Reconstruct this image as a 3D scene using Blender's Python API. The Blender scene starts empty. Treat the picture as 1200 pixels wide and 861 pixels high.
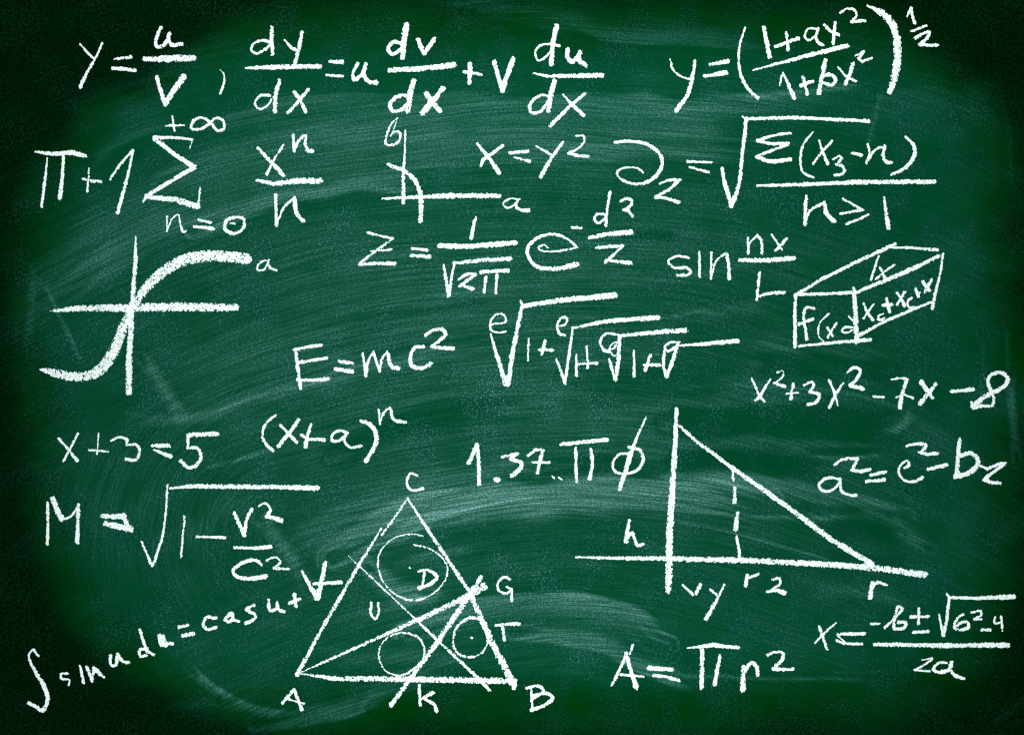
import bpy, math, random
import numpy as np

C = bpy.context.scene.collection
PX = 0.002                     # one drawing unit on the board = 2 mm
BOARD_Z = 1.5                  # height of the middle of the written area
W0, H0 = 1200.0, 861.0

# ------------------------------------------------------------------ camera
cam_d = bpy.data.cameras.new('camera')
cam_d.lens = 50.0
cam_d.sensor_width = 36.0
cam_d.clip_end = 100.0
cam = bpy.data.objects.new('camera', cam_d)
C.objects.link(cam)
cam.location = (0.0, -(W0 * PX) * 50.0 / 36.0, BOARD_Z)
cam.rotation_euler = (math.radians(90), 0, 0)
bpy.context.scene.camera = cam

# ------------------------------------------------------------------ world, lamps, exposure
world = bpy.data.worlds.new('World')
bpy.context.scene.world = world
world.use_nodes = True
bg = world.node_tree.nodes['Background']
bg.inputs['Color'].default_value = (0.92, 0.97, 1.0, 1)
bg.inputs['Strength'].default_value = 0.16

def area(name, loc, target, size, power, col=(1, 1, 1)):
    l = bpy.data.lights.new(name, 'AREA')
    l.shape = 'RECTANGLE'; l.size = size[0]; l.size_y = size[1]
    l.energy = power; l.color = col
    o = bpy.data.objects.new(name, l); C.objects.link(o)
    o.location = loc
    d = [t - s for t, s in zip(target, loc)]
    import mathutils
    o.rotation_euler = mathutils.Vector(d).to_track_quat('-Z', 'Y').to_euler()
    return o
area('softbox_lamp', (0.05, -1.75, 3.35), (0.0, 0.0, 1.42), (1.6, 0.7), 70, (0.97, 1.0, 1.0))
area('fill_lamp', (0.0, -1.55, -0.35), (0.0, 0.0, 1.45), (1.4, 0.6), 47, (0.97, 1.0, 1.0))

sc = bpy.context.scene
sc.view_settings.view_transform = 'Standard'
sc.view_settings.look = 'None'
sc.view_settings.gamma = 1.0
sc.view_settings.exposure = 0.0
sc.cycles.use_denoising = False       # the board's own fine grain must survive
sc.cycles.filter_width = 1.15

# ------------------------------------------------------------------ maths helpers
rng = np.random.default_rng(7)

def value_noise(x, y, cell, seed):
    """smooth value noise on arrays, features about `cell` units wide"""
    X = x / cell; Y = y / cell
    xi = np.floor(X).astype(np.int64); yi = np.floor(Y).astype(np.int64)
    fx = X - xi; fy = Y - yi
    fx = fx * fx * (3 - 2 * fx); fy = fy * fy * (3 - 2 * fy)
    def h(a, b):
        n = (a * 374761393 + b * 668265263 + seed * 1442695041) & 0xFFFFFFFF
        n = ((n ^ (n >> 13)) * 1274126177) & 0xFFFFFFFF
        n = ((n ^ (n >> 16)) * 2246822519) & 0xFFFFFFFF
        n = n ^ (n >> 15)
        return (n & 0xFFFFFF) / float(0xFFFFFF) * 2 - 1
    return ((h(xi, yi) * (1 - fx) + h(xi + 1, yi) * fx) * (1 - fy)
            + (h(xi, yi + 1) * (1 - fx) + h(xi + 1, yi + 1) * fx) * fy)

def sstep(a, b, x):
    t = np.clip((x - a) / (b - a), 0, 1)
    return t * t * (3 - 2 * t)

def curve(pts, wid, smooth):
    """resample a stroke: returns points and widths"""
    pts = np.array(pts, float); n = len(pts)
    s = np.r_[0, np.cumsum(np.hypot(*np.diff(pts, axis=0).T))]
    ws = np.interp(s / max(s[-1], 1e-6), np.linspace(0, 1, len(wid)), wid) if len(wid) > 1 else np.full(n, wid[0])
    if len(wid) == n: ws = np.array(wid, float)
    if not smooth or n < 3:
        return pts, ws
    P, Wd = [], []
    closed = np.hypot(*(pts[0] - pts[-1])) < 0.5
    for i in range(n - 1):
        p0 = pts[i - 1] if i > 0 else (pts[-2] if closed else 2 * pts[0] - pts[1])
        p3 = pts[i + 2] if i + 2 < n else (pts[1] if closed else 2 * pts[-1] - pts[-2])
        p1, p2 = pts[i], pts[i + 1]
        k = max(2, int(np.hypot(*(p2 - p1)) / 3.0) + 1)
        d0, d1, d2 = [max(np.hypot(*d) ** 0.5, 1e-3) for d in (p1 - p0, p2 - p1, p3 - p2)]
        m1 = (p1 - p0) / d0 - (p2 - p0) / (d0 + d1) + (p2 - p1) / d1
        m2 = (p2 - p1) / d1 - (p3 - p1) / (d1 + d2) + (p3 - p2) / d2
        m1 = m1 * d1; m2 = m2 * d1
        for t in np.arange(k) / k:
            a, b = 2*t**3 - 3*t**2 + 1, t**3 - 2*t**2 + t
            c, e = -2*t**3 + 3*t**2, t**3 - t**2
            P.append(a * p1 + b * m1 + c * p2 + e * m2); Wd.append(ws[i] * (1 - t) + ws[i + 1] * t)
    P.append(pts[-1]); Wd.append(ws[-1])
    return np.array(P), np.array(Wd)

def seg_dist(X, Y, a, b, wa, wb):
    """how deep each point lies inside a tapered segment (positive inside)"""
    dx, dy = b - a
    L2 = dx * dx + dy * dy + 1e-9
    t = np.clip(((X - a[0]) * dx + (Y - a[1]) * dy) / L2, 0, 1)
    d = np.hypot(X - (a[0] + t * dx), Y - (a[1] + t * dy))
    return (wa * (1 - t) + wb * t) * 0.5 - d

# ------------------------------------------------------------------ node helpers
def nd(nt, kind, **kw):
    n = nt.nodes.new(kind)
    for k, v in kw.items():
        if k in n.inputs: n.inputs[k].default_value = v
        else: setattr(n, k, v)
    return n
class E:
    """tiny expression builder over Math nodes"""
    def __init__(s, nt, sock): s.nt, s.s = nt, sock
    def op(s, o, b=None, c=None, clamp=False):
        m = s.nt.nodes.new('ShaderNodeMath'); m.operation = o; m.use_clamp = clamp
        s.nt.links.new(s.s, m.inputs[0])
        for i, v in ((1, b), (2, c)):
            if v is None: continue
            if isinstance(v, E): s.nt.links.new(v.s, m.inputs[i])
            else: m.inputs[i].default_value = v
        return E(s.nt, m.outputs[0])
    def __add__(s, o): return s.op('ADD', o)
    def __sub__(s, o): return s.op('SUBTRACT', o)
    def __radd__(s, o): return s.op('ADD', o)
    def __mul__(s, o): return s.op('MULTIPLY', o)
    def ramp(s, a, b):
        m = s.nt.nodes.new('ShaderNodeMapRange'); m.interpolation_type = 'SMOOTHSTEP'
        s.nt.links.new(s.s, m.inputs[0]); m.inputs[1].default_value = a; m.inputs[2].default_value = b
        return E(s.nt, m.outputs[0])
def noise(nt, vec, scale, detail=2.0, rough=0.5):
    n = nd(nt, 'ShaderNodeTexNoise')
    n.inputs['Scale'].default_value = scale; n.inputs['Detail'].default_value = detail; n.inputs['Roughness'].default_value = rough
    nt.links.new(vec, n.inputs['Vector'])
    return E(nt, n.outputs['Fac'])
def comb(nt, x, y, z=None):
    n = nt.nodes.new('ShaderNodeCombineXYZ')
    nt.links.new(x.s, n.inputs[0]); nt.links.new(y.s, n.inputs[1])
    if z is not None: nt.links.new(z.s, n.inputs[2])
    return n.outputs[0]
def mixc(nt, f, a, b):
    m = nt.nodes.new('ShaderNodeMix'); m.data_type = 'RGBA'
    nt.links.new(f.s, m.inputs[0])
    for i, v in ((6, a), (7, b)):
        if isinstance(v, tuple): m.inputs[i].default_value = (*v, 1)
        else: nt.links.new(v, m.inputs[i])
    return m.outputs[2]

# ------------------------------------------------------------------ board material
def board_material():
    m = bpy.data.materials.new('green_slate_with_chalk_dust'); m.use_nodes = True
    nt = m.node_tree; bsdf = nt.nodes['Principled BSDF']
    co = nt.nodes.new('ShaderNodeTexCoord').outputs['Object']
    sep = nt.nodes.new('ShaderNodeSeparateXYZ'); nt.links.new(co, sep.inputs[0])
    x, z = E(nt, sep.outputs[0]), E(nt, sep.outputs[2])
    def attr(name):
        a = nt.nodes.new('ShaderNodeAttribute'); a.attribute_name = name
        return E(nt, a.outputs['Fac'])
    dust, speck, vignette_fac, swirl = attr('dust'), attr('speck'), attr('vignette_wear'), attr('swirl')
    # the arm's sweep: arcs about a pivot below the picture, gently warped
    warp = noise(nt, co, 1.3, 1.0) - 0.5
    warp2 = noise(nt, co, 5.0, 1.0) - 0.5
    def streaks(cx_, cy_, turns):
        px_, pz_ = x - (cx_ - 600) * PX, z + (cy_ - 430.5) * PX
        r = (px_ * px_ + pz_ * pz_).op('SQRT')
        th = px_.op('ARCTAN2', pz_) * turns
        rr = r + warp * 0.10 + warp2 * 0.006
        return (noise(nt, comb(nt, th * 5.0, rr * 270.0), 1.0, 2.0, 0.6),
                noise(nt, comb(nt, th * 3.5, rr * 70.0), 1.0, 3.0, 0.65),
                noise(nt, comb(nt, th * 2.0, rr * 18.0), 1.0, 2.0, 0.5))
    sa, sb = streaks(650, 1500, 2.1), streaks(335, 640, 0.55)
    s1, s2, s3 = [p + (q - p) * swirl for p, q in zip(sa, sb)]
    grain = noise(nt, co, 330.0, 2.0, 0.7)
    grain2 = noise(nt, co, 150.0, 2.0, 0.6)
    clump = noise(nt, co, 9.0, 3.0, 0.6)
    fine = s1.ramp(0.40, 0.63)
    mid = s2.ramp(0.34, 0.66)
    wide = s3.ramp(0.30, 0.70)
    streak = fine * 0.46 + mid * 0.22 + wide * 0.06
    gr = grain.ramp(0.40, 0.61) * 0.62 + grain2.ramp(0.36, 0.64) * 0.30
    film = dust * (streak + 0.24) * (gr * 1.35 + 0.46)
    spk = grain.ramp(0.53, 0.66) * grain2.ramp(0.42, 0.62) * clump.ramp(0.40, 0.66) * speck * 0.85
    # vignette painted into the colour, plus less wear: black-green margin -> pure dark green -> worn bluish green
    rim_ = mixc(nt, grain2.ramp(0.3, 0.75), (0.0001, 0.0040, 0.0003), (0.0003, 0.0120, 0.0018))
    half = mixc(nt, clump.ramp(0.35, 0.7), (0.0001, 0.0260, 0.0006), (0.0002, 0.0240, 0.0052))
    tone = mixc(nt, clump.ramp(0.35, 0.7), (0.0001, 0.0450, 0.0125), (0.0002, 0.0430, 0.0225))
    base = mixc(nt, vignette_fac.ramp(0.0, 0.50), rim_, half)
    base = mixc(nt, vignette_fac.ramp(0.40, 1.0), base, tone)
    cl = film.op('MINIMUM', 1.0).op('MAXIMUM', 0.0)
    col = mixc(nt, (cl * 4.5).op('MINIMUM', 1.0), base, (0.0016, 0.0760, 0.0480))
    col = mixc(nt, cl.op('POWER', 1.75) * 1.25, col, (0.27, 0.50, 0.47))
    col = mixc(nt, spk.op('MINIMUM', 1.0), col, (0.16, 0.42, 0.36))
    nt.links.new(col, bsdf.inputs['Base Color'])
    bsdf.inputs['Roughness'].default_value = 0.75
    bsdf.inputs['Specular IOR Level'].default_value = 0.0
    bp = nt.nodes.new('ShaderNodeBump'); bp.inputs['Strength'].default_value = 0.25; bp.inputs['Distance'].default_value = 0.0004
    nt.links.new((grain + s1 * 0.5).s, bp.inputs['Height']); nt.links.new(bp.outputs[0], bsdf.inputs['Normal'])
    return m

def plain_material(name, col, rough=0.6):
    m = bpy.data.materials.new(name); m.use_nodes = True
    nt = m.node_tree; b = nt.nodes['Principled BSDF']
    co = nt.nodes.new('ShaderNodeTexCoord').outputs['Object']
    n = noise(nt, co, 40.0, 4.0)
    nt.links.new(mixc(nt, n, tuple(c * 0.75 for c in col), tuple(min(1, c * 1.2) for c in col)), b.inputs['Base Color'])
    b.inputs['Roughness'].default_value = rough
    return m

def chalk_material():
    m = bpy.data.materials.new('white_chalk'); m.use_nodes = True
    nt = m.node_tree; b = nt.nodes['Principled BSDF']
    co = nt.nodes.new('ShaderNodeTexCoord').outputs['Object']
    sep = nt.nodes.new('ShaderNodeSeparateXYZ'); nt.links.new(co, sep.inputs[0])
    y = E(nt, sep.outputs[1]) * -1.0                       # thickness of the deposit
    n = noise(nt, co, 260.0, 2.0, 0.7)
    thick = y.ramp(0.00001, CHALK_T * 0.62)
    body = mixc(nt, n.ramp(0.3, 0.62), (0.62, 0.74, 0.73), (0.92, 0.94, 0.94))
    nt.links.new(mixc(nt, thick, (0.22, 0.42, 0.37), body), b.inputs['Base Color'])
    b.inputs['Roughness'].default_value = 0.95
    b.inputs['Specular IOR Level'].default_value = 0.1
    return m

# ------------------------------------------------------------------ dust on the board
def paint(Xg, Yg, pts, hw, amp, top, bot, ends=40.0, power=1.0):
    """a wiped band of dust along a path; `top` / `bot` = width of the feather on each side"""
    pts = np.array(pts, float)
    P, _ = curve(pts, [1], True)
    pad = hw + 4
    x0, x1 = P[:, 0].min() - pad, P[:, 0].max() + pad
    y0, y1 = P[:, 1].min() - pad, P[:, 1].max() + pad
    m = (Xg > x0) & (Xg < x1) & (Yg > y0) & (Yg < y1)
    X, Y = Xg[m], Yg[m]
    best = np.full(X.shape, 1e9); side = np.zeros(X.shape); along = np.zeros(X.shape)
    s = 0.0
    for a, b in zip(P[:-1], P[1:]):
        dx, dy = b - a; L = math.hypot(dx, dy) + 1e-9
        t = ((X - a[0]) * dx + (Y - a[1]) * dy) / (L * L); tc = np.clip(t, 0, 1)
        d = np.hypot(X - a[0] - tc * dx, Y - a[1] - tc * dy)
        sg = ((X - a[0]) * -dy + (Y - a[1]) * dx) / L      # + = below the path
        k = d < best
        best[k] = d[k]; side[k] = np.sign(sg[k]); along[k] = (s + tc * L)[k]
        s += L
    u = best * side
    w = sstep(-hw, -hw + top, u) * (1 - sstep(hw - bot, hw, u))
    e = np.minimum(ends, s / 2.01)
    rag = value_noise(u * 1.0, along * 0.02, 3.0, int(abs(pts[0][0]) * 7 + 3)) * 0.7 + value_noise(u, along * 0.01, 8.0, 17)
    along = np.clip(along + rag * e * 0.45 * np.where(along < s / 2, -1, 1) * np.clip(1 - np.minimum(along, s - along) / (2 * e), 0, 1), 0, s)
    e = e * 0.6
    w = w * sstep(0, e, along) * (1 - sstep(s - e, s, along))
    out = np.zeros(Xg.shape); out[m] = amp * w ** power
    return out

def vignette_wear_field(X, Y):
    """1 in the wiped green middle, 0 at margins darkened by a painted vignette and less wear"""
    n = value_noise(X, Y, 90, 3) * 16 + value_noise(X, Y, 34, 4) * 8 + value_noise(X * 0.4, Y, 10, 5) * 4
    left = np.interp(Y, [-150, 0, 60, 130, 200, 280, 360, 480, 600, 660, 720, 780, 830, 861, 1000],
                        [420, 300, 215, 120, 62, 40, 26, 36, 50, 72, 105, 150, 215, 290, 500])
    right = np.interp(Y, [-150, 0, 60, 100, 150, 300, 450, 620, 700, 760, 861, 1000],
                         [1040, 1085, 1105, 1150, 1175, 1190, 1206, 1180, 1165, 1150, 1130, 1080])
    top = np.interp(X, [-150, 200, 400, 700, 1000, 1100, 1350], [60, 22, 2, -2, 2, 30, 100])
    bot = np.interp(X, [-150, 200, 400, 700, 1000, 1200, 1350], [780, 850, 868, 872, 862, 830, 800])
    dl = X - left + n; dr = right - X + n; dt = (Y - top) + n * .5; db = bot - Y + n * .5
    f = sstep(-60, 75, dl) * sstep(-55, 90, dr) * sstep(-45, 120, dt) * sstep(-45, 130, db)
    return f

def make_board():
    mg, step = 150.0, 2.5
    xs = np.arange(-mg, W0 + mg + .1, step); ys = np.arange(-mg, H0 + mg + .1, step)
    nx, ny = len(xs), len(ys)
    X, Y = np.meshgrid(xs, ys)
    vignette_wear = vignette_wear_field(X, Y)  # edge vignette painted into the board colour, mixed with the less wiped margins
    P = lambda *a, **k: paint(X, Y, *a, **k)
    # broad film, thickest left of the middle and in the lower centre
    cx = np.exp(-(((X - 520) / 430) ** 2 + ((Y - 440) / 330) ** 2))
    dust = 0.035 + 0.15 * cx + 0.05 * np.exp(-(((X - 960) / 200) ** 2 + ((Y - 560) / 150) ** 2))
    dust += 0.035 * value_noise(X * 0.45, Y, 60, 11) + 0.025 * value_noise(X, Y, 26, 12)
    wig = value_noise(X, Y, 42, 71) * 5
    D = [
     # wiped bands: path, half width, amount, feather above, feather below, end fade
     ([(60,330),(200,232),(340,188),(480,162),(700,148),(900,150)], 46, .13, 40, 10, 120),
     ([(225,268),(320,232),(400,217),(492,214)], 13, .30, 20, 4, 60),
     ([(190,215),(300,170),(420,150),(560,140)], 26, .10, 20, 20, 90),
     ([(225,162),(330,134),(450,125),(620,126),(800,130),(930,124),(1015,108)], 18, .15, 3, 30, 60),
     ([(500,-8),(580,6),(640,22),(720,34),(800,40),(900,52)], 15, .14, 20, 3, 70),
     ([(30,360),(100,310),(180,265),(250,240)], 18, .08, 20, 10, 60),
     ([(60,120),(140,92),(230,62),(330,48)], 16, .05, 14, 6, 80),
     ([(100,196),(150,160),(210,140)], 9, .12, 10, 6, 30),
     ([(520,150),(640,152),(800,160),(960,170)], 3, .10, 2, 2, 60),
     ([(560,175),(700,172),(860,188)], 5, .12, 3, 6, 60),
     # bright swath under the numbers and the run above the triangle
     ([(390,655),(440,626),(500,600),(600,588),(700,584),(800,580),(900,590)], 25, .34, 7, 16, 130),
     ([(340,640),(440,590),(520,568),(620,556)], 24, .13, 14, 10, 80),
     ([(460,630),(520,600),(600,584),(660,582)], 12, .26, 10, 10, 70),
     ([(480,745),(570,722),(650,716),(720,726),(780,760)], 24, .34, 5, 40, 80),
     ([(600,742),(680,745),(750,772),(820,800)], 15, .34, 20, 5, 60),
     ([(430,662),(465,688),(505,694)], 18, .34, 14, 16, 30),
     ([(445,668),(500,650),(560,640)], 6, .16, 5, 5, 40),
     ([(400,728),(470,706),(540,690)], 9, .18, 8, 8, 50),
     ([(300,846),(390,832),(450,806),(540,782)], 17, .34, 24, 5, 80),
     ([(370,770),(460,770),(560,775)], 14, .12, 14, 14, 60),
     # left side marks
     ([(52,330),(66,362),(82,395),(98,430)], 4, .24, 4, 4, 18),
     ([(40,300),(38,350),(30,420)], 8, .16, 8, 8, 30),
     ([(165,418),(188,450),(215,492)], 12, .26, 12, 12, 26),
     ([(180,500),(260,478),(340,455),(430,440)], 5, .22, 5, 5, 60),
     ([(150,490),(230,492),(300,470)], 10, .16, 10, 10, 50),
     ([(230,552),(280,538),(330,522)], 3, .26, 2, 3, 30),
     ([(300,600),(330,640),(362,690)], 14, .22, 14, 14, 30),
     ([(220,782),(250,806),(290,828),(340,842)], 8, .38, 4, 12, 26),
     ([(190,640),(230,620),(300,570)], 20, .10, 20, 20, 50),
     ([(180,830),(240,826),(300,832)], 6, .12, 6, 6, 40),
     # right side crescents
     ([(770,464),(830,452),(900,455),(985,462),(1050,480),(1075,500)], 4, .20, 2, 8, 60),
     ([(1075,478),(1050,505),(1010,515)], 9, .27, 9, 9, 24),
     ([(935,533),(990,538),(1048,532)], 4, .34, 2, 8, 30),
     ([(950,555),(975,545),(1010,548)], 10, .20, 10, 12, 20),
     ([(790,560),(850,565),(930,578),(1000,592),(1060,604)], 16, .20, 4, 22, 70),
     ([(790,598),(860,604),(940,608),(1020,604)], 4, .30, 2, 7, 60),
     ([(1040,600),(1060,622),(1090,640)], 15, .14, 15, 15, 20),
     ([(1040,480),(1100,520),(1160,560)], 30, .07, 30, 30, 50),
     ([(860,404),(900,408),(960,430),(1010,452)], 8, .10, 3, 14, 40),
     ([(800,372),(860,362),(900,358)], 12, .10, 12, 12, 30),
     ([(1184,430),(1186,480),(1192,545)], 8, .34, 8, 8, 30),
     ([(1180,370),(1181,420),(1182,450)], 4, .18, 4, 4, 30),
     ([(1150,385),(1152,430),(1150,480)], 5, .10, 5, 5, 30),
     ([(1036,98),(1027,135),(1016,180)], 4, .16, 6, 2, 20),
     ([(850,118),(940,110),(1030,98)], 5, .16, 2, 7, 40),
     ([(1040,122),(1100,120),(1160,124)], 22, .06, 4, 20, 30),
     ([(1165,95),(1180,150),(1184,240)], 5, .10, 2, 8, 40),
     ([(950,688),(1040,700),(1080,712)], 14, .12, 14, 14, 30),
     ([(760,790),(900,794),(1060,796)], 3, .22, 2, 2, 80),
     ([(950,788),(1060,786),(1200,770)], 3, .10, 2, 3, 60),
     ([(1180,838),(1195,822),(1215,800)], 2.8, .5, 2.8, 2.8, 12),
     ([(1160,850),(1172,842),(1188,830)], 2.6, .4, 2.6, 2.6, 8),
     ([(780,608),(860,624),(985,660)], 2.6, .26, 2.6, 2.6, 30),
     ([(700,335),(800,325),(900,300)], 8, .10, 8, 8, 60),
     ([(640,372),(770,374),(850,358)], 2, .26, 1, 3, 40),
     ([(560,400),(640,386),(760,385)], 2, .20, 1, 3, 40),
     ([(600,428),(700,422),(860,408)], 2, .24, 1, 4, 60),
     ([(300,405),(420,372),(560,345),(700,330)], 14, .08, 12, 12, 90),
     ([(300,470),(420,432),(540,408),(600,400)], 12, .12, 10, 10, 90),
    ]
    for path, hw, amp, top, bot, ends in D:
        dust += paint(X, Y + wig * min(1, hw / 14.0), path, hw, amp * 0.86, top, bot, ends)
    # swipes that lifted the dust and left clean green
    keep = np.ones_like(dust)
    K = [
     ([(330,392),(420,374),(500,362),(600,352)], 8, .55, 6, 8, 60),
     ([(390,425),(480,408),(560,396),(640,385)], 7, .45, 6, 8, 60),
     ([(385,540),(450,508),(540,482),(620,480)], 20, .60, 8, 12, 60),
     ([(720,272),(760,274),(800,277)], 8, .80, 5, 7, 24),
     ([(230,118),(330,95),(450,92),(620,96),(720,86)], 18, .35, 16, 2, 60),
     ([(500,40),(600,34),(700,62),(860,80)], 20, .45, 3, 20, 60),
     ([(280,266),(360,244),(500,236)], 15, .40, 3, 22, 50),
     ([(640,545),(740,545),(860,535),(960,545),(1000,560)], 13, .60, 8, 3, 60),
     ([(780,496),(900,492),(1000,497),(1052,503)], 22, .80, 8, 8, 30),
     ([(790,540),(880,545),(960,550)], 18, .75, 5, 12, 30),
     ([(940,527),(1000,528),(1040,527)], 6, .75, 3, 3, 18),
     ([(880,430),(960,432),(1045,434)], 18, .65, 8, 8, 30),
     ([(930,590),(990,596),(1020,600)], 6, .6, 3, 3, 18),
     ([(960,622),(1010,620),(1055,626)], 12, .65, 6, 8, 24),
     ([(960,650),(1020,655),(1070,660)], 7, .6, 4, 4, 24),
     ([(540,640),(640,632),(760,640)], 26, .35, 10, 20, 60),
     ([(570,690),(660,678),(740,690)], 20, .40, 14, 6, 40),
     ([(660,440),(760,450),(860,440)], 26, .45, 14, 14, 60),
     ([(440,830),(560,812),(700,822),(860,830)], 30, .70, 10, 30, 70),
     ([(180,700),(150,740),(190,790)], 30, .5, 20, 20, 30),
     ([(640,640),(720,650),(780,680)], 20, .3, 14, 14, 30),
    ]
    for path, hw, amp, top, bot, ends in K:
        keep *= 1 - paint(X, Y + wig * min(1, hw / 14.0), path, hw, amp, top, bot, ends)
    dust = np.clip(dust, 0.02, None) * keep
    dust *= 0.12 + 0.88 * vignette_wear
    speck = 0.26 + 0.42 * cx + 0.12 * value_noise(X, Y, 50, 21)
    for path, hw, amp in (([(520,455),(620,470),(720,500)], 48, .5), ([(165,418),(200,470),(230,495)], 22, .5),
                          ([(300,600),(340,660),(365,700)], 22, .5), ([(550,650),(640,668),(740,678)], 36, .45),
                          ([(220,785),(280,826),(340,846)], 10, .6), ([(50,330),(100,440)], 9, .4),
                          ([(760,460),(860,470),(960,480)], 25, .3), ([(20,150),(30,400),(25,560)], 22, .4),
                          ([(1150,400),(1165,520)], 20, .45), ([(620,750),(760,780),(860,800)], 36, .25),
                          ([(205,740),(225,760),(225,790)], 12, .4), ([(240,20),(560,20)], 20, .1)):
        speck += paint(X, Y, path, hw, amp, hw, hw, 30)
    speck = np.clip(speck, 0.03, None) * (0.30 + 0.70 * vignette_wear)
    # local turn of the wiping direction (lower left, right edge)
    swirl = sstep(0.25, 0.6, np.exp(-(((X - 200) / 150) ** 2 + ((Y - 610) / 130) ** 2)))

    T = 0.022
    verts = np.stack([(X - W0 / 2) * PX, np.zeros_like(X), (H0 / 2 - Y) * PX], -1).reshape(-1, 3)
    idx = np.arange(nx * ny).reshape(ny, nx)
    quads = np.stack([idx[:-1, :-1], idx[1:, :-1], idx[1:, 1:], idx[:-1, 1:]], -1).reshape(-1, 4)
    me = mesh_from(verts, quads, 'writing_surface')
    for name, arr in (('dust', dust), ('speck', speck), ('vignette_wear', vignette_wear), ('swirl', swirl)):
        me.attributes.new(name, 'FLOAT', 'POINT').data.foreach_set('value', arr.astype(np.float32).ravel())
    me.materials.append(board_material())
    root = bpy.data.objects.new('chalkboard', None); C.objects.link(root)
    root.location = (0, 0, BOARD_Z)
    root['label'] = 'dark green chalkboard with smeared chalk dust under all the writing'
    root['category'] = 'chalkboard'
    o = bpy.data.objects.new('writing_surface', me); C.objects.link(o); o.parent = root
    # backing panel behind the slate
    hx, hz = (W0 / 2 + mg) * PX, (H0 / 2 + mg) * PX
    v = [(sx * hx, yy, sz * hz) for yy in (0.0006, T) for sz in (-1, 1) for sx in (-1, 1)]
    f = [(0, 1, 3, 2), (4, 6, 7, 5), (0, 4, 5, 1), (2, 3, 7, 6), (0, 2, 6, 4), (1, 5, 7, 3)]
    me2 = bpy.data.meshes.new('backing_board'); me2.from_pydata(v, [], f)
    me2.materials.append(plain_material('fibreboard', (0.16, 0.11, 0.07)))
    b = bpy.data.objects.new('backing_board', me2); C.objects.link(b); b.parent = root
    return root

def mesh_from(verts, quads, name):
    me = bpy.data.meshes.new(name)
    me.vertices.add(len(verts)); me.vertices.foreach_set('co', verts.astype(np.float32).ravel())
    me.loops.add(quads.size); me.loops.foreach_set('vertex_index', quads.astype(np.int32).ravel())
    me.polygons.add(len(quads))
    me.polygons.foreach_set('loop_start', (np.arange(len(quads)) * 4).astype(np.int32))
    me.polygons.foreach_set('loop_total', np.full(len(quads), 4, np.int32))
    me.update(calc_edges=True)
    me.polygons.foreach_set('use_smooth', np.ones(len(quads), bool))
    return me

# ------------------------------------------------------------------ chalk strokes
CHALK_T = 0.00042
CELL = 0.5
DUSTY = {'side': .35, 'cross_line': .45, 'circle': .55, 'curve': .22, 'horizontal_axis': .12}
def chalk_mesh(strokes, name, seed, origin):
    """heightfield of a chalk deposit: solid in the stroke's middle, pitted and crumbling at its rim"""
    dry = DUSTY.get(name, 0.0) + 0.22 * ((seed * 7919) % 97) / 97.0   # the hand presses unevenly
    allp = np.concatenate([s[0] for s in strokes]); mw = max(s[1].max() for s in strokes)
    pad = mw / 2 + 4
    x0, y0 = allp.min(0) - pad; x1, y1 = allp.max(0) + pad
    x0, y0 = math.floor(x0 / CELL) * CELL, math.floor(y0 / CELL) * CELL
    xs = np.arange(x0, x1 + CELL, CELL); ys = np.arange(y0, y1 + CELL, CELL)
    X, Y = np.meshgrid(xs, ys)
    wob = value_noise(X, Y, 5.0, seed) * 0.45 + value_noise(X, Y, 2.2, seed + 1) * 0.35
    depth = np.full(X.shape, -99.0); wide = np.zeros(X.shape)
    for pts, wd in strokes:
        for k in range(len(pts) - 1):
            a, b = pts[k], pts[k + 1]
            r = max(wd[k], wd[k + 1]) / 2 + 3.5
            i0 = max(0, int((min(a[0], b[0]) - r - x0) / CELL)); i1 = int((max(a[0], b[0]) + r - x0) / CELL) + 2
            j0 = max(0, int((min(a[1], b[1]) - r - y0) / CELL)); j1 = int((max(a[1], b[1]) + r - y0) / CELL) + 2
            sl = (slice(j0, j1), slice(i0, i1))
            d = seg_dist(X[sl], Y[sl], a, b, wd[k], wd[k + 1])
            up = d > depth[sl]
            depth[sl] = np.where(up, d, depth[sl])
            wide[sl] = np.where(up, (wd[k] + wd[k + 1]) / 2, wide[sl])
    depth = depth + wob * 0.62 - 0.30 - 0.035 * wide - 0.7 * dry
    g = np.clip((wide - 4.0) / 8.0, 0, 1)                  # wide, lightly pressed strokes are grainier
    rim = 0.8 + 2.4 * g
    f = np.where(depth > 0, depth / rim, depth / 0.75) + 0.18
    f = np.clip(f, -2.0, 1.0)
    n = value_noise(X, Y, 1.05, seed + 2) * 0.75 + value_noise(X, Y, 1.9, seed + 3) * 0.55
    patch = value_noise(X, Y, 14, seed + 4)
    pit = 0.92 + 0.55 * g + 0.34 * patch + 0.6 * dry
    f = f - n * pit + 0.08 - 0.20 * dry + 0.24 * patch
    f = np.clip(f, -1.0, 1.0)
    f[depth < -2.6] = -1
    z = f * CHALK_T * (0.86 + 0.14 * value_noise(X, Y, 1.4, seed + 5))
    z = np.maximum(z, -CHALK_T * 1.0)
    keepv = z > 0
    q = keepv[:-1, :-1] | keepv[1:, :-1] | keepv[1:, 1:] | keepv[:-1, 1:]
    idx = np.arange(X.size).reshape(X.shape)
    quads = np.stack([idx[:-1, :-1], idx[1:, :-1], idx[1:, 1:], idx[:-1, 1:]], -1)[q]
    used, inv = np.unique(quads, return_inverse=True)
    inv = inv.reshape(-1, 4)
    vx = (X.ravel()[used] - origin[0]) * PX; vz = (origin[1] - Y.ravel()[used]) * PX
    v = np.stack([vx, -z.ravel()[used], vz], -1)
    return mesh_from(v, inv, name)

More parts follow.
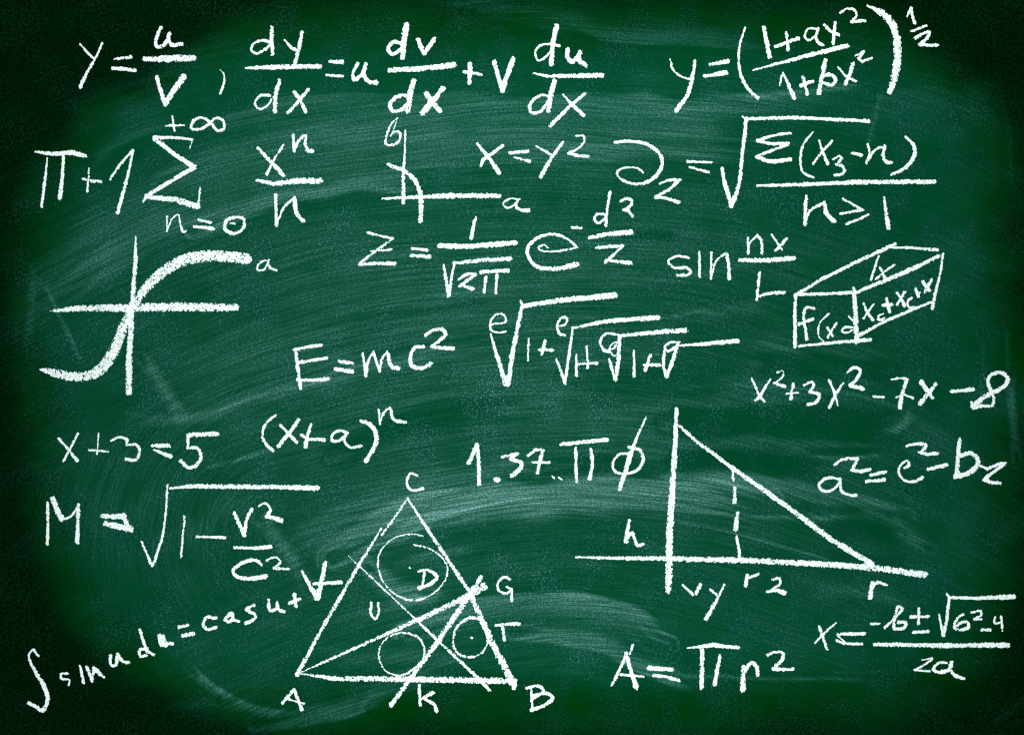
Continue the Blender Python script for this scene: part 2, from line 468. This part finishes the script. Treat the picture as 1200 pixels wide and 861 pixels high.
TILE = dict(A=(0,0),B=(250,0),C=(500,0),D=(760,0),E=(900,0),F=(0,140),G=(180,130),H=(400,130),I=(640,130),J=(900,130),
            K=(0,260),L=(300,330),M=(560,320),N=(900,270),O=(900,400),P=(0,470),Q=(200,470),R=(520,460),S=(800,470),
            U=(0,646),V=(180,620),W=(300,530),X=(320,646),Y=(450,646),Z=(660,590),a=(680,646),b=(900,600))

# Every drawing: "# object name / category / label", then its glyphs as "name @sheet strokes".
# A stroke is "widths x,y x,y ..."; ~ makes it a smooth curve; | starts the next stroke.
DRAWINGS = r"""
# formula / formula / small chalk equation y equals u over v with a comma, at the upper left corner
letter @A 10,16 375,208 410,248 440,278 | 12,20 478,204 455,260 420,320 395,365 375,412
equals_sign @A 13,19 540,277 575,272 612,270 | 15,22 528,320 575,324 632,330
letter @A ~20 755,130 738,165 728,200 740,222 775,205 795,158 | ~18,22 795,158 790,185 805,212 850,207
fraction_bar @A 28,36,34 680,277 800,277 905,272
letter @A 18,26 735,362 752,420 775,490 | 26,34 775,490 810,430 860,362
comma @A ~8,14,12 1032,328 1050,350 1048,395 1032,438
# formula / formula / long chalk product rule starting with dy over dx, top middle
letter @B ~16 265,200 230,190 190,205 178,235 200,252 240,235 262,215 | 22 275,130 272,190 278,255
letter @B 14,22 335,190 365,225 395,240 | 22 415,155 400,230 382,300
fraction_bar @B 20,26,26 155,320 300,315 500,312
letter @B ~15 265,450 220,450 195,485 215,512 255,495 272,470 | 22,26 310,378 290,450 288,520
letter @B 20 380,432 405,465 432,525 | 20 445,420 400,475 350,528
equals_sign @B 16,24 545,290 605,293 | 16 530,354 605,357
letter @B ~20 675,300 655,345 660,375 700,345 715,300 | ~20,24 715,300 705,345 725,380 765,388
letter @B ~20 890,205 840,200 820,235 840,255 880,230 895,215 | 30 905,118 893,190 888,268
letter @B 24,28 960,185 970,220 990,250 | 22,26 990,250 1010,220 1035,185
fraction_bar @B 24,30 825,330 980,322 1130,305
letter @B ~20 920,450 870,450 828,490 840,520 880,515 915,480 | 28,30 938,382 922,440 912,520
letter @B 26 998,440 1020,475 1062,520 | 28,34 1075,415 1025,480 980,530
plus_sign @C 16 175,338 215,342 258,352 | 26,22 205,300 200,390
letter @C 22 318,292 335,360 355,430 | 26 355,425 375,360 405,280
letter @C ~14 622,215 580,208 530,215 508,250 525,285 565,262 585,235 | 24,26 610,122 590,210 585,300
letter @C ~22 662,232 658,265 680,292 705,270 718,245 | ~24 718,245 712,280 745,308
fraction_bar @C 12,24,30 500,345 560,358 700,356 820,355
letter @C ~14,18,18 590,450 530,450 485,490 490,528 530,525 575,470 | 26 600,380 582,440 570,520
letter @C 14,24 640,445 680,490 735,540 | 18,22 742,440 670,500 580,590
# formula / formula / chalk equation with a tilted fraction in tall brackets, raised to one half
letter @D ~10,14 102,280 115,325 150,358 195,372 | ~18,24 218,285 205,370 180,450 130,520
equals_sign @D 16,24 288,304 372,288 | 18,28 262,358 365,342
bracket @D ~10,16,18 452,130 425,230 430,340 465,415 512,460
digit @D 20,24 540,132 555,200 567,268
plus_sign @D 22 595,220 700,182 | 16,20 645,152 655,235
letter @D ~14 795,138 750,135 732,170 750,190 785,165 795,135 | ~16,18 795,135 785,180 800,205 820,212
letter @D 18 825,118 850,145 892,165 | 18 875,108 870,150 865,205
digit @D ~14 898,62 930,42 968,50 975,75 950,105 | 16 950,105 985,100 1015,98
fraction_bar @D 10,24,26 492,330 600,300 760,258 930,215
digit @D 12 615,400 622,365 630,342 | 14,24 630,342 655,395 682,460
plus_sign @D 20 715,400 768,382 | 18 725,365 745,442
letter @D 28 828,285 815,350 798,435 | ~22 812,360 850,350 878,375 860,398 820,390
letter @D 14,18 888,315 920,352 970,382 | 22 958,300 945,350 925,392
digit @D 14 970,262 1010,242 | 16 1008,245 985,275 1000,290 | 18 1000,290 1045,275
bracket @D ~8,36,40,42,42,38,30 1025,28 1090,60 1140,110 1165,190 1165,290 1150,370 1130,432
digit @E 12,18 652,78 670,38 | 18,16 672,40 678,80 688,108
fraction_bar @E 14 672,148 742,122
digit @E ~16 688,180 730,158 758,152 745,180 710,210 | 14,18 710,210 760,214 795,212
# formula / formula / chalk pi plus one times a tall summation sign with infinity over it, upper left
pi_sign @F 14,22,26,22 168,152 250,162 340,155 398,172 | 10,14,18 222,182 210,290 195,408 | 16,20,22 298,165 292,270 280,370
plus_sign @F 14 388,278 430,288 475,292 | 10,12 417,228 410,338
digit @F 14,18 515,282 560,215 622,145 | 16,18,22 624,145 600,260 552,435
summation_sign @F 16,20 902,95 820,85 720,85 | 10 905,92 890,135 | 24,28 725,92 820,165 910,225 | 26,22,24 910,225 800,290 685,360 | 14 685,360 672,385 | 22,32,34 690,365 820,375 925,408 | 12,16 938,322 930,400
plus_sign @F 12 778,30 862,28 | 10,14 808,-16 818,52
infinity_sign @A ~16 895,600 910,565 945,552 985,575 1020,612 1048,605 1045,565 1010,555 970,590 925,608 895,600
letter @F 10 782,455 783,525 | ~10,14 783,520 805,470 835,445 845,490 855,528 | 14 855,528 868,525
equals_sign @F 14 930,470 990,485 | 16,20 912,502 1000,512
digit @F ~18,22,18,18 1100,460 1060,475 1055,515 1090,535 1140,510 1140,465 1100,460 | 12 1080,485 1098,488
# formula / formula / chalk fraction x to the power n over n, right of the summation sign
letter @G 18,26 490,175 540,230 608,298 | 14,16 608,160 570,220 530,298
letter @G 16 655,112 658,190 | ~16 658,188 680,140 712,115 712,160 725,185 | 22 722,185 745,190
fraction_bar @G 20,32,32 485,325 560,342 680,328 785,328
letter @G 18,20 572,395 576,538 | ~14,16 578,530 610,455 655,410 | ~24 658,410 670,480 700,515
# graph / graph drawing / large chalk s-shaped curve crossing two thick axes, at the left edge
vertical_axis @K 10,22,24,28,34,36 636,65 635,180 622,360 615,480 605,650 605,800
horizontal_axis @K 14,34,40,46,40 240,418 370,405 600,402 850,398 1105,402
curve @K ~18,46,50,58,56,46,44,56,60,58,56 190,690 260,708 370,725 460,700 530,610 590,460 650,355 745,250 850,185 980,160 1155,172
letter @G ~12,16 528,700 500,710 485,745 515,745 535,715 540,700 545,735 575,747
# graph / graph drawing / small chalk graph with axes marked b and a and a falling curve
vertical_axis @H 10,18,22 300,90 297,200 290,300 292,430
horizontal_axis @H 12,20,28,26 192,412 300,406 500,398 740,398
curve @H ~20,26,28,28 220,252 290,280 340,320 370,390 372,515
letter @H ~10,14,14 262,35 235,60 215,110 208,155 240,160 272,140 275,105 258,96 238,108 | ~9 262,35 250,76 231,118
letter @H ~12,14 835,415 790,412 758,435 775,455 812,440 828,415 | ~12,22 828,415 820,450 845,465 878,466
# formula / formula / short chalk equation x equals y squared, top centre
letter @H 16,24 638,155 690,220 740,290 | ~18 755,165 700,205 665,230 655,255
equals_sign @H 20 792,197 875,190 | 12,22 812,218 880,236
letter @H 14,18 912,165 980,205 | 18,24 1040,145 985,220 935,308
digit @H ~12,16 1102,117 1135,118 1138,145 1105,180 1070,195 | 18,20 1065,200 1110,210 1158,214
# formula / formula / chalk curly d with subscript 2 equals a root over a long fraction
partial_sign @I ~16,20,20,18,14,12 320,148 400,142 480,160 530,200 545,245 520,300 470,335 410,342 350,320 332,292 355,270 400,265 435,272 455,290
digit @I ~12,14,18 533,342 575,325 628,325 | 18 622,330 575,370 515,402 | 16,20 512,405 560,408 620,428
equals_sign @I 14 662,237 775,242 | 14 675,264 762,288
root_sign @I 20,24 825,270 840,350 868,445 | ~24,20,20,22 868,445 900,360 920,200 938,40 | 12 920,28 940,40 | 18,20 935,37 1180,32 1510,48
summation_sign @I ~16 1145,105 1080,112 990,140 | 16 990,142 1060,155 1135,152 | 16 1130,160 1060,185 992,212 | ~22 990,215 1040,235 1145,228
bracket @J ~12,14,16 212,98 165,160 152,230 165,290 212,312
letter @J 14,18 240,140 255,190 280,248 | 14 302,140 255,190 212,248
digit @J ~12,14 305,228 335,212 345,225 320,250 | ~14,16 320,250 350,262 358,285 340,300 315,302
minus_sign @J 16,20 395,198 438,208
letter @J 14 468,155 478,200 462,245 | ~14 462,245 500,185 548,165 | ~18 548,165 540,215 555,240 578,243
bracket @J ~14,22,22,16 645,122 685,165 685,215 640,270 580,298
fraction_bar @J 14,18,24,24 -50,350 100,348 400,335 780,332
letter @J 14,20,24 180,398 175,460 175,530 | ~16 175,530 195,470 265,430 | ~20,26 265,430 275,480 308,515
greater_or_equal_sign @J 14 352,412 445,465 | 16 445,465 340,482 | 14,18 470,488 370,530
digit @J 16,26 545,405 552,470 565,548
# formula / formula / chalk equation z equals 1 over root 2 pi times e to a negative fraction
letter @H 14 122,570 180,585 242,598 | 14 242,598 170,650 85,715 | 10,14 135,658 185,655 235,650 | 16,22 85,720 160,715 250,715
equals_sign @H 18 332,645 400,652 | 20,24 330,678 412,684
digit @H 14,24 630,498 620,530 610,595
fraction_bar @H 26,28 460,632 600,635 815,618
root_sign @H 14,24 480,718 490,790 505,865 | 20,16 505,865 515,790 530,708 | 18,26 525,715 650,700 790,692
digit @H ~16,18 550,790 590,765 628,765 | 20 625,768 555,822 | 18,24 560,815 615,835
pi_sign @H 20,22 655,755 780,748 | 18 678,780 670,848 | 18 730,768 725,850
letter @H ~12 968,640 950,628 925,640 935,655 1000,658 1060,650 1105,640 | ~14,18,22,26 1105,640 1060,600 990,578 920,595 875,640 880,690 920,730 1000,740 1105,720
minus_sign @H 14 1080,547 1125,548
letter @I ~14 280,485 240,485 225,510 245,525 275,505 | 16,14 300,380 285,460 280,538
digit @I ~18,20 350,425 375,412 400,420 395,445 365,465 | 18 365,465 385,465 405,492
fraction_bar @I 18,28 205,595 280,578 398,568 | 12 205,598 215,590
digit @I 20 240,640 360,632 | 14,20 360,635 320,670 278,708 | 16,22 280,700 330,705 398,712
# formula / formula / chalk word sin followed by the fraction nx over L, above the box drawing
letter @I ~14,16 670,690 640,682 600,685 572,705 600,735 660,735 680,755 660,770 615,770
letter @I 14,16 718,660 720,778
letter @I 14 775,665 772,783 | ~12,14 775,770 800,700 845,665 | ~16,20 845,665 855,720 858,785
letter @I 14 945,595 948,668 | ~12 948,665 955,620 990,582 | ~14,18 990,582 1010,610 1012,668
letter @I 14 1058,580 1105,650 | 16 1125,600 1100,630 1075,655
fraction_bar @I 20,26 905,700 1040,700 1160,690
letter @I 16,18 1000,758 990,870 987,885 | 16,20 990,872 1040,855 1115,850
# box_drawing / box drawing / chalk drawing of a long slanted box with small letters on its faces
edge @N 18,20 125,305 260,225 420,145 595,65
edge @N 14,18 570,80 680,82 795,92
edge @N 18,22,26,16 415,290 560,230 700,170 800,120
edge @N 12,14,22 820,110 810,190 785,290 770,365
edge @N 18 130,300 260,298 400,290
edge @N 20 130,305 125,400 128,545
edge @N 14,20 145,542 280,528 480,512
edge @N 24,28 402,272 410,380 415,520
edge @N 22,14 430,490 560,420 765,335
letter @N ~16,18 218,365 180,362 168,400 182,510 | 18 145,440 210,415
bracket @N ~12,10 285,390 240,440 240,500 262,520
letter @N 14 278,455 302,495 | 12,14 320,435 280,500
letter @N ~14 400,455 360,455 345,470 365,480 400,465
bracket @N 12 380,405 405,430
digit @N 12,14 518,122 500,175 483,232
letter @N 14,18 525,172 550,225 | 12,14 592,162 550,190 505,228
letter @N 14,20 448,342 465,385 492,420 | 14,16 495,345 448,412
letter @N ~12,16 540,390 515,405 525,422 545,410
plus_sign @N 20 540,352 580,348 | 18 555,320 570,382
letter @N 16,20 605,290 640,350 | 14 640,290 605,348
letter @N ~12,16 675,315 655,335 662,362 682,360
minus_sign @N 14,20 692,272 705,310 | 8 705,310 715,285
letter @N 18 725,240 758,282 | 18 768,230 735,288
# formula / formula / chalk polynomial x squared plus 3x squared minus 7x minus 8, right edge
letter @N -72,-72
# formula / formula / chalk equation a squared equals c squared minus b subscript 2, right edge
letter @O ~16,18 335,645 280,638 240,670 250,695 290,700 330,670 340,645 | ~16,20 340,645 345,700 380,718 412,720
digit @O ~16,18 312,578 350,552 420,548 | ~16,18 420,552 395,600 | 20 392,602 430,608 478,600
equals_sign @O 18 482,626 552,610 | 18 462,656 545,648
letter @O ~16,14,16,20 640,592 662,580 655,560 625,575 612,610 640,650 690,655 725,635
digit @O ~16,20 650,490 690,480 740,485 720,520 | 18,22 710,518 750,528 792,524
minus_sign @O 20,24 752,598 838,578
letter @O 20,26 898,458 890,540 885,620 | ~24,28 900,535 950,525 985,555 970,595 930,620 880,632 | 14,18 980,575 1030,598
digit @O ~16,18 1030,598 1070,580 1110,570 | 16 1108,575 1060,610 1012,645 | ~20 1012,648 1050,660 1088,662
# formula / formula / chalk equation capital E equals m c squared, above the bracket power
letter @L 16,20 185,315 195,400 210,500 | 14,20 178,320 240,305 305,298 | 18,20 205,378 330,358 | 20,18 195,460 270,462 340,455
equals_sign @L 18,20 390,375 450,382 | 20,24 375,410 450,422
letter @L 16,18 500,335 515,440 | ~16 515,430 530,360 550,330 | 18 550,330 580,420 | ~16 580,420 590,360 615,330 | ~20,24 615,330 640,400 668,405
letter @L ~20,24 785,305 745,310 722,360 735,395 780,405 822,382
digit @L ~18,20 795,250 830,228 875,225 890,245 860,275 820,305 | 20,24 820,305 870,310 922,312
# formula / formula / chalk x plus a in brackets to the power n, under the E equation
bracket @Q ~12,16,18 495,65 450,100 430,160 450,205 478,230
letter @Q 16,18 515,112 590,192 | 20,22 600,85 555,150 505,210
plus_sign @Q 14,24 658,108 640,165 632,212 | 14,20 612,158 650,178 718,180
letter @Q ~16 830,150 800,138 760,155 758,185 790,185 825,150 | ~14,16 828,150 815,185 840,215 895,210
bracket @Q ~16,26,24,24 890,92 930,105 962,150 960,200 915,280
letter @Q 14 975,40 980,105 | ~14 980,100 1005,45 1030,30 | ~20 1030,35 1045,85 1098,98
# formula / formula / chalk chain of four nested roots, each with one plus under it, centre
letter @M ~12,14 65,240 130,228 120,195 90,192 62,220 62,265 95,278 130,275
root_sign @M 12,20,30 60,285 90,390 130,520 | 28,24,22 140,520 165,360 205,160 | 12,16 200,130 215,160 | 24,34 215,155 380,128 640,105
digit @M 12,14 238,305 235,408
plus_sign @M 16 290,358 350,362 | 18 315,318 300,378
letter @M ~12,18 375,250 410,240 418,212 395,208 372,245 385,285 405,290
root_sign @M 14,20 368,402 408,510 | 18,12 408,515 425,400 445,255 | 10,22,24 440,258 600,225 845,208
digit @M 14,16 462,382 462,478
plus_sign @M 14,18 472,425 558,422 | 16 510,345 515,445
letter @M ~14,20 665,290 600,285 572,320 590,360 620,372 | ~12 600,365 640,350 650,325 625,335 618,365 640,388 660,375
root_sign @M 16,20 615,405 645,500 | 22,24,22 645,500 660,400 665,300 | 20,26 660,295 800,280 975,268
digit @M 14,16 732,365 732,485
plus_sign @M 14,20 780,430 850,430 | 18,20 808,385 785,455
letter @M ~14,16 940,325 900,325 875,350 890,365 930,345
root_sign @M ~16,20 875,365 870,430 885,485 | 22,18 885,485 910,420 940,325 | 12,22,26 940,340 1080,330 1215,318
# formula / formula / small chalk sum x plus 3 equals 5, above the large M
letter @P 14,18,22 275,175 320,225 362,278 | 14 365,150 335,210 297,280
plus_sign @P 14 418,228 508,236 | 12 462,152 455,248
digit @P ~14,16 522,185 560,168 598,180 | 14 600,180 590,205 | ~16,20 590,205 640,205 655,235 635,275 592,270
equals_sign @P 18,22 715,208 792,208 | 12,26 722,228 800,258
digit @P 22,26 880,158 1018,153 | 16 882,160 880,220 | ~16,22 878,220 925,220 942,260 920,300 880,310 848,280
# formula / formula / chalk capital M equals the root of 1 minus v squared over c squared
letter @P 14,18 222,475 225,560 222,668 | ~26,34 248,455 265,500 290,550 | ~14 290,555 330,540 368,490 | 18,24 368,485 362,660
equals_sign @P 22,32 478,538 580,540 | 30,34 495,575 612,598 | 22 580,545 602,590
root_sign @P 14,16 665,660 712,772 | ~16,14 716,772 760,640 775,540 785,395 | 12,24,26,26,28 790,408 900,398 1100,400 1300,402 1488,407
digit @P 12,14 865,540 848,730
minus_sign @P 12,20 922,635 1052,638
letter @Q 18,22 297,522 345,628 | ~20,18 345,625 355,560 380,505
digit @Q ~12,20 412,492 440,478 468,505 450,540 | 24,26 455,540 520,558
fraction_bar @Q 14,24 300,685 380,688 468,682
letter @Q ~18,20,24 425,765 400,745 340,755 292,795 320,825 380,830 445,820
digit @Q ~14 452,745 485,730 515,750 485,780 | 18,14 485,782 555,786
# formula / formula / slanting chalk integral line of sin u du, rising from the lower left corner
integral_sign @U ~16,14,22,26,22 178,488 155,460 135,490 165,560 210,640 222,700 200,748 | 22,20 200,748 135,708
letter @U ~14 318,570 285,575 290,595 325,600 322,625
letter @U 12,20 375,535 392,612
letter @U 18 408,540 432,605 | 14 430,600 440,545 | 20 440,545 485,588
letter @U ~18 518,485 520,530 540,535 552,480 | ~18,20 550,480 575,515 605,520
letter @U 16,18 655,365 675,430 690,470 | ~18 690,455 655,460 658,490 685,485 | 16 690,465 720,482
letter @U 26 747,395 760,435 | 28 765,400 775,435 | 18 770,430 808,432
equals_sign @U 20 838,355 880,345 | 24 858,393 905,385
letter @V ~20 292,415 250,412 232,445 255,468 290,460
letter @V ~20 360,390 335,425 360,430 370,395 | 18 365,395 375,425 400,430
letter @V ~16,20 470,355 435,375 475,400 470,420 432,440
letter @V ~16 540,330 545,380 575,370 578,345 | ~18 578,350 590,378 612,385
plus_sign @V 18 640,345 685,325 | 20 660,305 668,358
letter @V 14,26 695,195 725,250 765,322 | 24,22 770,320 785,250 805,155 | 16,20 750,255 880,248
# triangle_drawing / triangle drawing / chalk triangle A B C holding three circles and crossing lines
side @W 16,18 710,215 660,290 590,385
side @W 14,22,24,26 588,355 480,530 290,860 193,1039
side @W 16,22,28,36,38 710,215 850,430 1000,650 1100,874 1210,1094
side @X 12,26,30,34,36 115,570 290,595 500,595 800,600 1130,605
cross_line @X 10,20,26,40 120,570 400,445 700,310 920,205 985,165
cross_line @X 24,34,30,26,28 975,120 915,210 770,425 640,600 550,722
cross_line @X 10,14,18,22 355,22 540,195 760,405 960,590 1015,650
circle @W ~12,14,12 785,393 740,382 650,400 585,460 572,530 600,610 670,675 750,692 830,660 890,590 895,530 860,480 800,445 740,433
circle @X ~14,16,16 600,380 540,400 500,450 500,510 530,560 600,580 670,540 710,480 690,410 640,385 600,380
circle @X ~22,16,18,16 975,315 920,310 865,350 845,410 860,470 910,495 970,480 1005,430 1000,380 975,330
dot @X 14 928,402 932,404
dot @W 12 719,538 723,542
letter @W ~14,18 755,108 725,98 708,130 715,165 745,178 782,168
letter @W ~14,22 762,555 805,552 848,580 825,610 765,635 | 14 790,560 780,620
letter @W ~14 540,705 540,760 560,778 575,745 572,705
letter @X ~16 1110,130 1085,118 1055,145 1060,185 1095,195 1115,180 | 14,18 1095,165 1120,175 1118,230
letter @X 16,20 1045,345 1100,340 1155,338 | 18,20 1075,350 1085,412
letter @X 18,20 45,708 98,645 | 18,22 98,645 135,740 | 14 75,692 145,712
letter @X 20 685,625 690,718 | 20,18 750,660 695,690 | 18 705,685 755,715 768,748
letter @Y 16 690,640 695,740 | ~16,20 668,640 720,628 748,650 700,685 | ~18,22 700,672 770,665 790,685 760,715 690,742
# formula / formula / chalk number 1.37 followed by pi and a slashed phi, centre
digit @R 22,26 118,330 155,245 | 24,22 155,245 165,330 165,428
decimal_point @R 24 245,408 255,410
digit @R 18,20 275,300 345,285 | ~20,24 345,285 315,310 360,325 365,345 320,388
digit @R 18,20 395,295 430,268 465,270 | 22 462,270 440,375 | 14,18 415,325 495,328
dot @R 9 508,392 518,400
dot @R 11 540,396 552,407
pi_sign @R 22,26 548,242 765,220 | 16,18 618,258 622,418 | 20 690,265 698,330 685,402
phi_sign @R 8,18,26,24 950,112 900,220 860,340 825,452 | ~14,20 870,285 820,290 792,335 800,365 850,380 910,360 935,315 920,270 870,255
# graph / graph drawing / large chalk right triangle on two axes with a dashed height line inside
vertical_axis @R 22,28,34,36,34 1092,78 1082,300 1062,600 1055,800 1053,925
horizontal_axis @S 12,26,30,30,32,36 -500,730 -300,735 -80,737 300,745 700,765 900,780 1135,812
sloping_side @S 14,24,28,30,34 -15,115 60,185 250,325 500,500 700,650 890,765
dash @S 14 235,325 238,370
dash @S 18,24 245,405 242,472
dash @S 20,30 257,525 248,600
dash @S 14,18 253,632 262,685
dash @S 18 265,695 267,730
letter @Z 16,28 310,80 300,130 295,175 | ~16,18 300,165 325,135 335,165 350,195 375,190
letter @Z 14 560,380 608,425 | 18 645,378 622,420
letter @Z 12,16 688,400 725,432 | 14,24 755,378 720,450 670,538
letter @Z 18 862,335 855,385 | 14 860,350 915,330
digit @Z ~14 980,355 1015,350 1015,375 980,400 | 16,26 955,412 1000,405 1038,418
letter @b 24 490,330 478,400 | ~18 490,350 515,328 555,340
# formula / formula / chalk area equation capital A equals pi r squared, bottom right of centre
letter @a 16,20 148,625 220,480 | 12 248,435 230,480 | 20,28 215,475 235,550 262,635 | 14 190,575 295,585
equals_sign @a 24 320,545 430,552 | 18,22 345,580 400,585 462,604
pi_sign @a 12,24,26,20 502,452 620,438 740,450 | 22,24 572,460 568,638 | 18,24 655,485 630,622
letter @a 24,30 765,540 762,650 | ~24 770,560 805,520 830,545 830,575
digit @a ~16,20 878,485 910,472 950,475 945,510 905,545 | 18 905,548 950,553 998,550
# formula / formula / small chalk fraction with a root on top over 2a, lower right
letter @b 14,18 240,535 275,640 | 12 318,518 270,560 220,612
equals_sign @b 18 330,570 452,568 | 14,16,18 322,600 360,615 440,617 | 10 322,575 360,608
minus_sign @b 16 485,522 522,523
letter @b ~14,16 548,540 600,490 630,450 612,442 595,490 590,540 | ~18 592,545 640,540 645,515 612,515
plus_minus_sign @b 16 668,490 752,488 | 16 708,450 705,522 | 20,18 685,562 752,558
root_sign @b 12,18 802,478 820,575 | 22,16 822,575 838,500 850,395 | 14 838,382 852,398 | 16,26 850,400 980,402 1152,395
letter @b ~16,18 915,478 885,500 875,540 900,552 940,538 938,516 910,514 888,530
digit @b ~14 955,470 995,462 1000,480 968,500 | 14 968,500 998,500
minus_sign @b 20 1005,550 1038,550
digit @b ~14 1065,490 1062,520 1095,515 | 14 1092,488 1100,555
fraction_bar @b 20,26,28 498,618 800,624 1122,622
digit @b ~10,14 720,692 770,685 740,710 690,738 | 14 685,738 755,745
letter @b ~14,22 840,705 800,705 775,735 800,748 850,735 860,705 | ~20 855,740 880,765 915,778
"""
# the polynomial's first letters sit on a finer sheet (8 units per drawing unit from 860,420)
TILE['f'] = (860, 420)
POLY = r"""letter @f 22,34 168,190 205,270 245,360 | 34,26 245,350 290,275 345,195 | 36 240,360 205,390 | 34 245,360 285,400
digit @O ~10,12 45,145 70,138 72,160 35,195 | 14,20 30,195 78,210
plus_sign @O 14 85,245 140,240 | 16,22 118,200 108,268
digit @O ~16 170,205 205,190 215,205 195,235 | ~18,20 195,235 240,250 225,285 188,295
letter @O 14,16,12 287,182 310,235 328,300 | 14,18 352,195 320,245 288,308
digit @O ~16,20 372,145 405,122 432,135 420,170 385,205 | 20,24 385,205 445,222
minus_sign @O 16 495,258 542,262
digit @O ~14,16 580,178 620,172 655,178 | ~16,26 652,178 630,240 618,310 | 14 600,262 640,250 680,265
letter @O 24 718,190 770,262 | 22,26 785,200 715,290
minus_sign @O 18,22 860,235 960,225
digit @O ~20,24,26 1045,235 1030,180 1060,150 1105,150 1125,180 1100,215 1050,240 1000,270 960,305 | ~15,18,15 1045,235 1060,265 1050,300 1000,302 962,312 955,285"""
DRAWINGS = DRAWINGS.replace('letter @N -72,-72', POLY)

def parse(text):
    things = []
    for line in text.strip().splitlines():
        line = line.strip()
        if not line: continue
        if line.startswith('#'):
            n, c, l = [t.strip() for t in line[1:].split(' / ')]
            things.append(dict(name=n, cat=c, label=l, glyphs=[]))
            continue
        name, tile, rest = line.split(' ', 2)
        tk = tile[1:]; ox, oy = TILE[tk]; sc_ = 8.0 if tk == 'f' else 4.0
        strokes = []
        for s in rest.split('|'):
            tok = s.split(); sm = tok[0].startswith('~')
            wid = [float(v) / sc_ for v in tok[0].lstrip('~').split(',')]
            pts = [(ox + float(p.split(',')[0]) / sc_, oy + float(p.split(',')[1]) / sc_) for p in tok[1:]]
            strokes.append(curve(pts, wid, sm))
        things[-1]['glyphs'].append((name, strokes))
    return things

make_board()
chalk = chalk_material()
seed = 100
for th in parse(DRAWINGS):
    P = np.concatenate([s[0] for g in th['glyphs'] for s in g[1]])
    ox, oy = (P.min(0) + P.max(0)) / 2
    root = bpy.data.objects.new(th['name'], None); C.objects.link(root)
    root.location = ((ox - W0 / 2) * PX, 0.0, BOARD_Z + (H0 / 2 - oy) * PX)
    root.empty_display_size = 0.05
    root['label'] = th['label']; root['category'] = th['cat']
    root['group'] = 'chalk writing on the board' if th['cat'] == 'formula' else 'chalk drawings on the board'
    for name, strokes in th['glyphs']:
        seed += 17
        me = chalk_mesh(strokes, name, seed, (ox, oy))
        me.materials.append(chalk)
        o = bpy.data.objects.new(name, me); C.objects.link(o); o.parent = root
print('tris', sum(len(m.polygons) * 2 for m in bpy.data.meshes))
